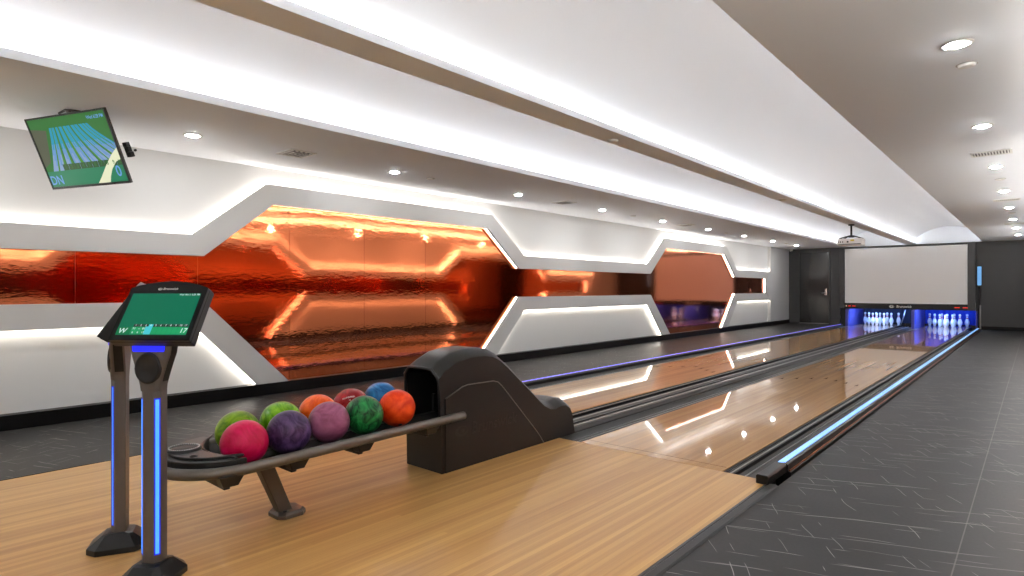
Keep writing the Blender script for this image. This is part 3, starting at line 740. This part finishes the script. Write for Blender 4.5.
for k, (lb, (u, v), row, c1, c2, s_, rot) in enumerate(balls):
    p = on_x(u, v, RX + (0.117 if row == 0 else -0.117))
    t = thing('bowling_ball', lb, 'bowling ball', p, 0, 'bowling balls on the rack'); t.rotation_euler = (rot[0], rot[1], rot[0]*2)
    bm = bmesh.new(); bmesh.ops.create_uvsphere(bm, u_segments=48, v_segments=28, radius=BR)
    me = bpy.data.meshes.new('ball'); bm.to_mesh(me); bm.free()
    for pl in me.polygons: pl.use_smooth = True
    me.materials.append(ballmat('ball_%d' % k, c1, c2, s_))
    o = bpy.data.objects.new('ball', me); COL.objects.link(o); o.parent = t
    for hx, hy in ((-0.016, 0.0), (0.016, 0.0), (0.0, -0.062)):
        dv = Vector((hx, hy, 0)); dv.z = -math.sqrt(BR**2 - hx*hx - hy*hy)
        mb = MB(); nn = dv.normalized(); mb.cyl(nn*(BR-0.004), nn*(BR+0.0005), 0.0115, n=16); mb.build('finger_hole', HOLE, t)
    if 'white print' in lb:
        t.rotation_euler = (0, 0, 0)
        cd = (Vector((0, 0, H)) - Vector(p)).normalized()
        zz = (cd + Vector((0, 0, 0.55)) + Vector((-0.12, -0.10, 0))).normalized(); xx = Vector((0.45, 0.85, 0.1)); xx = (xx - zz*xx.dot(zz)).normalized(); yy = zz.cross(xx)
        Mm = Matrix.Translation(zz*BR) @ Matrix((xx, yy, zz)).transposed().to_4x4()
        mb = MB(); text_into(mb, 'BRUNSWICK', 0.0125, 0, 0.004, 0.0006, M=Mm); text_into(mb, '12', 0.011, 0.004, -0.014, 0.0006, M=Mm)
        mb.v = [tuple(Vector(q).normalized()*(BR+0.0006)) for q in mb.v]
        mb.build('print', LOGOW, t)

# ------------------------------------------------------------------ scoring consoles
SCR_GREEN = glow('console_green', 8, 104, 74, 1.0); SCR_LIGHT = glow('console_light_green', 26, 150, 92, 1.0); SCR_CYAN = glow('console_cyan', 70, 190, 205, 1.0)
SCR_WHITE = glow('console_white', 205, 230, 225, 1.0); SCR_BLACK = mat('console_black', rgb(8, 14, 12), 0.2); SCR_GRID = glow('console_grid', 14, 112, 66, 1.0)
def console(label, loc, yaw, sr):
    t = thing('scoring_console', label, 'console', loc, yaw, 'touchscreen scoring consoles')
    # boot
    def oct_(a, c, k, z): return [(a, c-k, z), (a-k, c, z), (-a+k, c, z), (-a, c-k, z), (-a, -c+k, z), (-a+k, -c, z), (a-k, -c, z), (a, -c+k, z)]
    mb = MB(); mb.loft([oct_(0.112, 0.094, 0.04, 0.0), oct_(0.112, 0.094, 0.04, 0.024), oct_(0.056, 0.053, 0.012, 0.070), oct_(0.038, 0.047, 0.01, 0.074)]); mb.build('base', BLACKP, t, bevel=0.003)
    # post with two grooved front corners
    d_, w_, ch = 0.029, 0.039, 0.018
    def sec(d, w, c, z, f=0.0): return [(d+f, w-c, z), (d-c+f, w, z), (-d, w, z), (-d, -w, z), (d-c+f, -w, z), (d+f, -w+c, z)]
    mb = MB(); mb.loft([sec(d_, w_, ch, 0.068), sec(d_, w_, ch, 0.745)]); mb.build('post', POSTM, t, bevel=0.003)
    for s_ in (1, -1):
        a = Vector((d_, s_*(w_-ch), 0)); c = Vector((d_-ch, s_*w_, 0)); m_ = (a+c)/2; nn = Vector((1, s_, 0)).normalized(); e = (a-c).normalized()
        p = [m_ + e*sr - nn*0.002, m_ - e*sr - nn*0.002, m_ - e*sr + nn*0.0012, m_ + e*sr + nn*0.0012]
        mb = MB(); mb.prism([(q.x, q.y) for q in p], 0.108, 0.70, 'z'); st_ = mb.build('light_strip', LED_BLUE, t, bevel=0.001)
        p2 = [m_ + e*(sr+0.0045) - nn*0.004, m_ - e*(sr+0.0045) - nn*0.004, m_ - e*(sr+0.0045) + nn*0.0004, m_ + e*(sr+0.0045) + nn*0.0004]
        mb = MB(); mb.prism([(q.x, q.y) for q in p2], 0.103, 0.705, 'z'); mb.build('strip_channel', LED_CHAN, st_)
    # flared neck with round speaker
    def nk(d, w, z, f): return [(d+f, w-0.014, z), (d-0.012+f, w, z), (-d, w, z), (-d, -w, z), (d-0.012+f, -w, z), (d+f, -w+0.014, z)]
    mb = MB(); mb.loft([nk(0.029, 0.039, 0.73, 0), nk(0.030, 0.041, 0.755, 0.001), nk(0.031, 0.050, 0.79, 0.0), nk(0.031, 0.064, 0.835, -0.001), nk(0.031, 0.078, 0.875, -0.003), nk(0.031, 0.084, 0.915, -0.005), nk(0.031, 0.086, 0.945, -0.006)]); mb.build('neck', POSTM, t, bevel=0.004)
    Mn = Matrix.Translation((0.0315, 0, 0.822)) @ Matrix.Rotation(math.radians(89), 4, 'Y')
    mb = MB(); mb.lathe([(0.0, 0.003), (0.040, 0.003), (0.044, 0.006), (0.050, 0.004), (0.052, -0.006)], 32)
    mb.v = [tuple(Mn @ Vector((q[0]*1.18, q[1], q[2]))) for q in mb.v]; mb.build('speaker', mat('speaker_black', rgb(14, 13, 13), 0.5) if 'speaker_black' not in bpy.data.materials else bpy.data.materials['speaker_black'], t)
    mb = MB(); mb.loft([[(0.022, -0.062, 0.884), (0.022, 0.062, 0.884), (0.0300, 0.062, 0.884), (0.0300, -0.062, 0.884)], [(0.020, -0.066, 0.925), (0.020, 0.066, 0.925), (0.0315, 0.066, 0.925), (0.0315, -0.066, 0.925)]]); g_ = mb.build('glow_panel', LED_DEEP, t, bevel=0.003)
    for s_ in (1, -1):
        prof_n = [(0.768, 0.0443), (0.79, 0.050), (0.835, 0.064), (0.875, 0.078), (0.905, 0.0825)]
        q = MB(); q.loft([[(-0.024, s_*(w-0.004), z), (0.010, s_*(w-0.004), z), (0.010, s_*(w+0.0015), z), (-0.024, s_*(w+0.0015), z)] for z, w in prof_n]); q.build('neck_recess', BLACKP, t)
    # tilted monitor: local frame u right (+Y), v up, w to the viewer
    tilt = 0.585
    C = Vector((0.002, 0.026, 1.028))
    wv = Vector((math.cos(tilt), 0, math.sin(tilt))); uv = Vector((0, 1, 0)); vv_ = wv.cross(uv)
    Mm = Matrix.Translation(C) @ Matrix((uv, vv_, wv)).transposed().to_4x4()
    sw, sh_ = 0.138, 0.0935
    def arch(k, top, bot, side):
        pts = [(-sw-side, -sh_-bot), (sw+side, -sh_-bot), (sw+side, sh_+top*0.55)]
        for q in range(1, 10):
            a = q/10; x = (sw+side)*(1-2*a); pts.append((x, sh_+top*0.55 + top*0.62*math.sin(PI*a)**0.8))
        pts.append((-sw-side, sh_+top*0.55)); return pts
    front = arch(0, 0.050, 0.022, 0.019)
    sc_ = lambda k, w: [(x*k, y*k, w) for x, y in front]
    mb = MB(); mb.loft([sc_(1.0, 0.0), sc_(1.0, -0.012), sc_(1.012, -0.016), sc_(1.012, -0.046), sc_(0.86, -0.062), sc_(0.6, -0.068)], M=Mm)
    mon = mb.build('monitor', mat('monitor_case', rgb(30, 29, 28), 0.4, spec=0.35) if 'monitor_case' not in bpy.data.materials else bpy.data.materials['monitor_case'], t, bevel=0.002)
    mb = MB(); mb.prism(front, 0.0, 0.0015, 'z', M=Mm); mb.build('bezel', mat('bezel_gloss', rgb(8, 8, 8), 0.3, spec=0.2) if 'bezel_gloss' not in bpy.data.materials else bpy.data.materials['bezel_gloss'], mon)
    mb = MB(); mb.prism([(-0.11, 0.11), (0.11, 0.11), (0.075, 0.142), (-0.075, 0.142)], -0.064, -0.03, 'z', M=Mm); mb.build('rear_cap', GREYP, mon, bevel=0.006)
    q = MB(); Q = lambda x0, x1, y0, y1, z, mi: q.add([Mm @ Vector(p) for p in ((x0, y0, z), (x1, y0, z), (x1, y1, z), (x0, y1, z))], [(0, 1, 2, 3)], mi)
    Q(-sw, sw, -sh_, sh_, 0.0025, 0)
    Q(-sw, sw, -sh_+0.002, -sh_+0.034, 0.0028, 1)
    Q(-sw, -sw+0.055, -sh_+0.002, -sh_+0.034, 0.0029, 5)
    for k in range(11):
        x0 = -sw+0.058+0.0196*k
        Q(x0+0.001, x0+0.0182, -sh_+0.036, -sh_+0.046, 0.003, 4 if k != 3 else 2)
        Q(x0, x0+0.0008, -sh_+0.002, -sh_+0.034, 0.003, 5)
    Q(-sw+0.058+0.0196*2.55, -sw+0.058+0.0196*3.9, -sh_+0.002, -sh_+0.036, 0.0031, 2)
    q.build('screen', [SCR_GREEN, SCR_LIGHT, SCR_CYAN, SCR_WHITE, SCR_BLACK, SCR_GRID], mon)
    q = MB()
    text_into(q, 'W', 0.030, -sw+0.022, -sh_+0.017, 0.0034, M=Mm, shear=0.15); q.build('player_initial', SCR_WHITE, mon); q = MB()
    text_into(q, '17', 0.028, sw-0.016, -sh_+0.018, 0.0034, M=Mm, shear=0.1); q.build('total_score', SCR_WHITE, mon); q = MB()
    for k in range(10): text_into(q, str(k+1), 0.0115, -sw+0.0675+0.0196*k, -sh_+0.041, 0.0034, M=Mm)
    text_into(q, '17', 0.010, -sw+0.0675+0.0196*10, -sh_+0.041, 0.0034, M=Mm)
    q.build('frame_numbers', SCR_WHITE, mon); q = MB()
    for xx, s in ((-sw+0.062, '71'), (-sw+0.082, '--'), (-sw+0.100, '81')): text_into(q, s, 0.0125, xx+0.003, -sh_+0.027, 0.0034, M=Mm)
    for xx, s in ((-sw+0.064, '8'), (-sw+0.084, '8'), (-sw+0.104, '17')): text_into(q, s, 0.0105, xx, -sh_+0.010, 0.0034, M=Mm)
    q.build('frame_scores', SCR_WHITE, mon); q = MB()
    text_into(q, 'Wed  Mar 3  6:28  PM', 0.0105, sw-0.003, sh_-0.006, 0.0034, M=Mm, align='RIGHT', squash=0.86)
    q.build('date_lettering', SCR_WHITE, mon)
    q = MB(); text_into(q, 'Brunswick', 0.0145, 0.006, sh_+0.022, 0.0022, M=Mm, shear=0.15); q.build('logo_lettering', LOGOW, mon); q = MB(); emblem(q, -0.036, sh_+0.021, 0.0088, Mm @ Matrix.Translation((0, 0, 0.0022))); q.build('logo_emblem', LOGOW, mon)
    return t
c1 = console('touchscreen scoring console facing the camera, showing a green score sheet', (-2.570, 0.812, 0), -0.90, 0.0064)
c2 = console('second scoring console turned away, standing left of the console showing green', (-3.010, 0.820, 0), math.radians(-116), 0.0022)
for o in c2.children:
    if o.name.startswith('monitor'): o.rotation_euler = (0, 0, math.radians(7))

# ------------------------------------------------------------------ television
TVW, TVH = 0.85, 0.532
t = thing('television', 'thin tilted television hung from the ceiling showing green and blue light rays', 'television', (-5.3076, 1.1751, 2.1451))
yaw, tl = -1.207, -0.389
wv = Vector((math.cos(yaw)*math.cos(tl), math.sin(yaw)*math.cos(tl), math.sin(tl))); uv = Vector((-math.sin(yaw), math.cos(yaw), 0)); vv_ = wv.cross(uv)
Mt = Matrix((uv, vv_, wv)).transposed().to_4x4()
a, c = TVW/2, TVH/2
mb = MB(); mb.box(-a, a, -c, c, -0.016, 0.0, M=Mt); mb.box(-a*0.6, a*0.6, -c*0.8, c*0.35, -0.05, -0.016, M=Mt); body = mb.build('case', mat('tv_case', rgb(70, 66, 62), 0.3, 0.5), t, bevel=0.003)
mb = MB(); bz = 0.014
for x0, x1, y0, y1 in ((-a, -a+bz, -c, c), (a-bz, a, -c, c), (-a+bz, a-bz, -c, -c+bz*1.3), (-a+bz, a-bz, c-bz, c)): mb.box(x0, x1, y0, y1, 0.0, 0.006, M=Mt)
mb.build('bezel', BLACKP, t)
tvm = [glow('tv_green', 52, 110, 52), glow('tv_blue', 98, 140, 190), glow('tv_cyan', 34, 140, 172), glow('tv_lime', 70, 130, 34), glow('tv_teal', 44, 122, 88), glow('tv_flare', 222, 224, 190), glow('tv_grey', 84, 88, 70), glow('tv_ink', 50, 84, 50), glow('tv_paleblue', 105, 150, 215), glow('tv_pale_lilac', 128, 152, 190)]
q = MB(); ia, ic = a-bz, c-bz
def G(pts, z, mi): q.add([Mt @ Vector((x, y, z)) for x, y in pts], [tuple(range(len(pts)))], mi)
G([(-ia, -ic), (ia, -ic), (ia, ic), (-ia, ic)], 0.001, 0)
G([(-ia, ic*0.74), (-ia*0.60, ic*0.66), (-ia*0.70, ic*0.2), (-ia*0.80, -ic*0.25), (-ia, -ic*0.40)], 0.0012, 6)
# fan of curved rays from the top centre
def ray_pt(sx, ex, t_): # start x, end x
    x = sx + (ex-sx)*(t_**1.25); y = ic*0.72 - (ic*1.24)*t_
    return (x, y)
rays = 54
GREENS = {3: 3, 7: 3, 8: 0, 12: 3, 13: 0, 18: 3, 19: 3, 24: 3, 29: 0, 30: 3, 35: 3, 40: 0, 41: 3, 46: 3, 50: 3}
for k in range(rays):
    s0, s1 = -0.50+1.0*k/rays, -0.50+1.0*(k+1)/rays
    e0, e1 = -0.82+2.5*k/rays, -0.82+2.5*(k+1)/rays
    L_, R_ = [], []
    for j in range(9):
        t_ = j/8
        p0, p1 = ray_pt(s0*ia, e0*ia, t_), ray_pt(s1*ia, e1*ia, t_)
        L_.append((min(p0[0], ia), p0[1])); R_.append((min(p1[0], ia), p1[1]))
    for j in range(8):
        if R_[j+1][0]-L_[j+1][0] > 1e-4 or R_[j][0]-L_[j][0] > 1e-4:
            G([L_[j], R_[j], R_[j+1], L_[j+1]], 0.0014, GREENS[k] if k in GREENS else (2 if j < 3 + k % 2 else 1 if j < 5 + k % 3 else 9))
G([(-ia, -ic), (ia, -ic), (ia, -ic*0.52), (-ia, -ic*0.52)], 0.0016, 4)
# pale swoosh crossing the lower right
sw_o = [(0.22, -1.0), (0.36, -0.82), (0.58, -0.50), (0.80, -0.22), (1.0, -0.02)]
sw_i = [(1.0, -0.36), (0.86, -0.42), (0.70, -0.62), (0.60, -0.82), (0.54, -1.0)]
pts = [(x*ia, y*ic) for x, y in sw_o + sw_i]
for k in range(4):
    A, B = sw_o[k], sw_o[k+1]; Cc, D = sw_i[3-k], sw_i[4-k]
    G([(A[0]*ia, A[1]*ic), (D[0]*ia, D[1]*ic), (Cc[0]*ia, Cc[1]*ic), (B[0]*ia, B[1]*ic)], 0.0019, 5)
for k in range(10):
    x0 = (-0.52+0.155*k)*ia; G([(x0, -ic*0.52), (x0+0.15*ia, -ic*0.52), (x0+0.15*ia, -ic*0.34), (x0, -ic*0.34)], 0.0017, 7)
q.build('screen', tvm, t)
q = MB()
for k in range(10): text_into(q, str(k+1), 0.042, (-0.445+0.155*k)*ia, -ic*0.43, 0.0022, M=Mt)
q.build('screen_numbers', tvm[0], t)
q = MB(); text_into(q, 'DN', 0.095, -ia*0.82, -ic*0.80, 0.0024, M=Mt); q.build('player_initials', tvm[8], t); q = MB(); text_into(q, '0', 0.11, ia*0.84, -ic*0.70, 0.0024, M=Mt); q.build('score_digit', tvm[8], t); q = MB()
text_into(q, 'Wed 6:28 PM', 0.034, ia*0.95, ic*0.86, 0.0024, M=Mt, align='RIGHT', squash=0.9)
q.build('screen_lettering', tvm[8], t)
mb = MB()
mb.box(-0.06, 0.06, 0.10, c-0.02, -0.085, -0.055, M=Mt)
p1 = Mt @ Vector((0, c-0.06, -0.075)); zc_ = ZS - 2.1451
mb.cyl(p1, (p1.x, p1.y, zc_), 0.016, n=12); mb.cyl((p1.x, p1.y, zc_-0.012), (p1.x, p1.y, zc_), 0.06, n=18)
mb.tube([Mt @ Vector((-0.07, c+0.006, -0.02)), Mt @ Vector((0.0, c+0.022, -0.03)), Mt @ Vector((0.05, c+0.010, -0.02))], 0.008, 8)
mb.build('ceiling_mount', mat('mount_steel', rgb(96, 92, 88), 0.35, 0.8), t)
mb = MB(); mb.box(a-0.01, a+0.03, -c*0.34, c*0.06, -0.075, -0.045, M=Mt); mb.box(a+0.01, a+0.045, -c*0.34, -c*0.20, -0.07, -0.035, M=Mt); mb.box(a, a+0.035, -c*0.06, c*0.06, -0.07, -0.035, M=Mt)
mb.build('side_bracket', BLACKP, t, bevel=0.004)
p = on_x(135.2, 150.3, XLw+0.004)
mb = MB(); mb.cyl((XLw, p[1], p[2]), (XLw+0.012, p[1], p[2]), 0.012, n=14)
tag(mb.build('wall_socket_hole', BLACKP), 'tiny round black cable outlet on the white wall right of the television', 'outlet')

# ------------------------------------------------------------------ projector
t = thing('projector', 'white ceiling projector hanging from the beam on a black pole', 'projector', (-2.80, 13.55, 2.0))
mb = MB(); mb.box(-0.215, 0.215, -0.17, 0.17, 0.0, 0.12); mb.box(-0.215, 0.215, -0.14, 0.17, 0.12, 0.138); mb.build('body', mat('projector_case', rgb(236, 230, 226), 0.4), t, bevel=0.015)
mb = MB(); mb.box(-0.2, 0.2, -0.176, -0.168, 0.012, 0.03); mb.build('vent_lip', BRONZE, t)
mb = MB()
for k, (x, w) in enumerate(((-0.20, 0.02), (-0.16, 0.02), (-0.12, 0.015), (-0.03, 0.03))): mb.box(x-w/2, x+w/2, -0.175, -0.165, 0.055, 0.085)
mb.build('socket', BLACKP, t)
mb = MB(); mb.box(0.02, 0.085, -0.176, -0.165, 0.08, 0.112); mb.build('sticker', YELLOW, t)
mb = MB(); mb.cyl((0.12, 0.16, 0.06), (0.12, 0.21, 0.06), 0.045, 0.05, 20); mb.build('lens', BLACKP, t)
mb = MB(); mb.cyl((0, 0, 0.20), (0, 0, 0.415), 0.018, n=14); mb.cyl((0, 0, 0.405), (0, 0, 0.43), 0.055, n=18); mb.build('pole', BLACKP, t)
mb = MB()
for sx in (-1, 1):
    for sy in (-1, 1): mb.tube([(0.02*sx, 0.02*sy, 0.20), (0.10*sx, 0.07*sy, 0.175), (0.19*sx, 0.12*sy, 0.140)], 0.011, 8)
mb.lathe([(0.0, 0.21), (0.06, 0.205), (0.075, 0.18), (0.05, 0.165), (0.0, 0.165)], 18); mb.build('mount_arms', BLACKP, t)

# ------------------------------------------------------------------ ceiling fittings
def downlight(x, y, label, group):
    t = thing('downlight', label, 'downlight', (x, y, ZS), 0, group)
    mb = MB(); mb.lathe([(0.043, 0.001), (0.046, -0.003), (0.066, -0.006), (0.074, -0.004), (0.076, 0.001)], 28); mb.build('trim_ring', WHITEP, t)
    mb = MB(); mb.lathe([(0.0, -0.014), (0.026, -0.013), (0.038, -0.009), (0.044, -0.0015)], 28); mb.build('lens', LAMP, t)
    return t
ORD = ['first', 'second', 'third', 'fourth', 'fifth', 'sixth', 'seventh', 'eighth', 'ninth']
dl = None
for k in range(8):
    lb = 'lit round downlight, %s from the camera in the right soffit row' % ORD[k]
    y = 3.95 + 2.115*k
    if dl is None: dl = downlight(-0.318, y, lb, 'downlights in the right soffit')
    else: copy_thing(dl, lb, (-0.322, y, ZS))
mb = MB()
for x, y in ((-0.318, 1.83), (-0.318, -0.28), (-0.318, -2.4), (-5.375, -0.12), (-5.375, -2.24)):  # unseen lamps added past the visible downlight rows to brighten the near soffits
    mb = MB(); mb.lathe([(0.0, -0.014), (0.030, -0.013), (0.044, -0.009), (0.051, -0.0015)], 24, (x, y, ZS)); mb.build('unseen_fill_lamp', LAMP, ceil)
dl2 = None
for k in range(9):
    lb = 'lit round downlight, %s from the left in the left soffit row' % ORD[k]
    y = 2.0 + 2.12*k
    dl2 = copy_thing(dl, lb, (-5.375, y, ZS)); dl2['group'] = 'downlights in the left soffit'
def detector(x, y, label):
    t = thing('smoke_detector', label, 'smoke detector', (x, y, ZS))
    mb = MB(); mb.lathe([(0.0, -0.016), (0.028, -0.016), (0.040, -0.013), (0.044, -0.004), (0.044, 0.0)], 24); mb.build('cover', WHITEP, t)
    mb = MB(); mb.lathe([(0.044, -0.0005), (0.050, -0.003), (0.053, 0.0)], 24); mb.build('base_ring', GREYP, t)
    return t
for x, y, lb in ((-0.302, 4.343, 'small round detector just beyond the nearest downlight of the right soffit'), (-0.318, 9.12, 'small round detector between the third and fourth right soffit downlights'), (-0.31, 13.30, 'small round detector beyond the fifth downlight of the right soffit'),
                 (-5.36, 4.632, 'small round detector just beyond the second downlight of the left soffit'), (-5.39, 9.386, 'small round detector beyond the fourth downlight of the left soffit'), (-5.42, 13.69, 'small round detector beyond the sixth downlight of the left soffit'), (-5.34, 17.9, 'small round detector beyond the eighth downlight of the left soffit'),
                 (-2.78, 4.50, 'small round detector under the beam, the nearer of two'), (-2.78, 9.15, 'small round detector under the beam, the farther of two nearer the projector')):
    detector(x, y, lb)
def vent(x, y, lx, ly, label, slots, dark):
    t = thing('air_vent', label, 'air vent', (x, y, ZS)); w, h = lx/2, ly/2; e = 0.018
    mb = MB(); mb.box(-w, w, -h, -h+e, -0.008, 0.001); mb.box(-w, w, h-e, h, -0.008, 0.001); mb.box(-w, -w+e, -h+e, h-e, -0.008, 0.001); mb.box(w-e, w, -h+e, h-e, -0.008, 0.001); mb.build('frame', WHITEP, t, bevel=0.002)
    mb = MB(); mb.box(-w+e, w-e, -h+e, h-e, -0.0015, 0.0); mb.build('backing', BLACKP if dark else GREYP, t)
    mb = MB()
    for k in range(slots):
        if lx > ly*1.3:
            xx = -w+e + (lx-2*e)*(k+0.5)/slots; mb.box(xx-0.006, xx+0.006, -h+e, h-e, -0.006, -0.0015)
        else:
            yy = -h+e + (ly-2*e)*(k+0.5)/slots; mb.box(-w+e, w-e, yy-0.008, yy+0.008, -0.006, -0.0015)
    mb.build('louvre', WHITEP, t)
    if lx < ly*1.3:
        mb = MB()
        for s_ in (0.3, 0.6): 
            for q_ in ((-w*s_, w*s_, -h*s_, -h*s_+0.012), (-w*s_, w*s_, h*s_-0.012, h*s_), (-w*s_, -w*s_+0.012, -h*s_, h*s_), (w*s_-0.012, w*s_, -h*s_, h*s_)): mb.box(*q_, -0.012, -0.005)
        mb.build('diffuser_ring', GREYP, t)
for k, y in enumerate((7.32, 11.32, 15.5)): vent(-0.322, y, 0.31, 0.22 if k == 0 else 0.2, 'slotted white air vent, %s in the right soffit' % ('nearest' if k == 0 else 'second' if k == 1 else 'farthest'), 12, True)
for k, y in enumerate((2.925, 7.25, 11.42)): vent(-5.34, y, 0.29, 0.27, 'square white air vent, %s in the left soffit' % ('nearest the television' if k == 0 else 'second from the left' if k == 1 else 'farthest along'), 5, True)

# ------------------------------------------------------------------ world and render look
w = bpy.data.worlds.new('world'); sc.world = w; w.use_nodes = True
w.node_tree.nodes['Background'].inputs[0].default_value = (0.5, 0.5, 0.5, 1); w.node_tree.nodes['Background'].inputs[1].default_value = 0.02
sc.view_settings.view_transform = 'Standard'; sc.view_settings.look = 'None'; sc.view_settings.gamma = 1; sc.view_settings.use_curve_mapping = False
sc.view_settings.exposure = 0.42
sc.cycles.use_denoising = True
try: sc.cycles.denoiser = 'OPENIMAGEDENOISE'
except Exception: pass
sc.cycles.max_bounces = 12; sc.cycles.diffuse_bounces = 6; sc.cycles.glossy_bounces = 6
sc.cycles.sample_clamp_indirect = 8.0
sc.cycles.caustics_reflective = False; sc.cycles.caustics_refractive = False
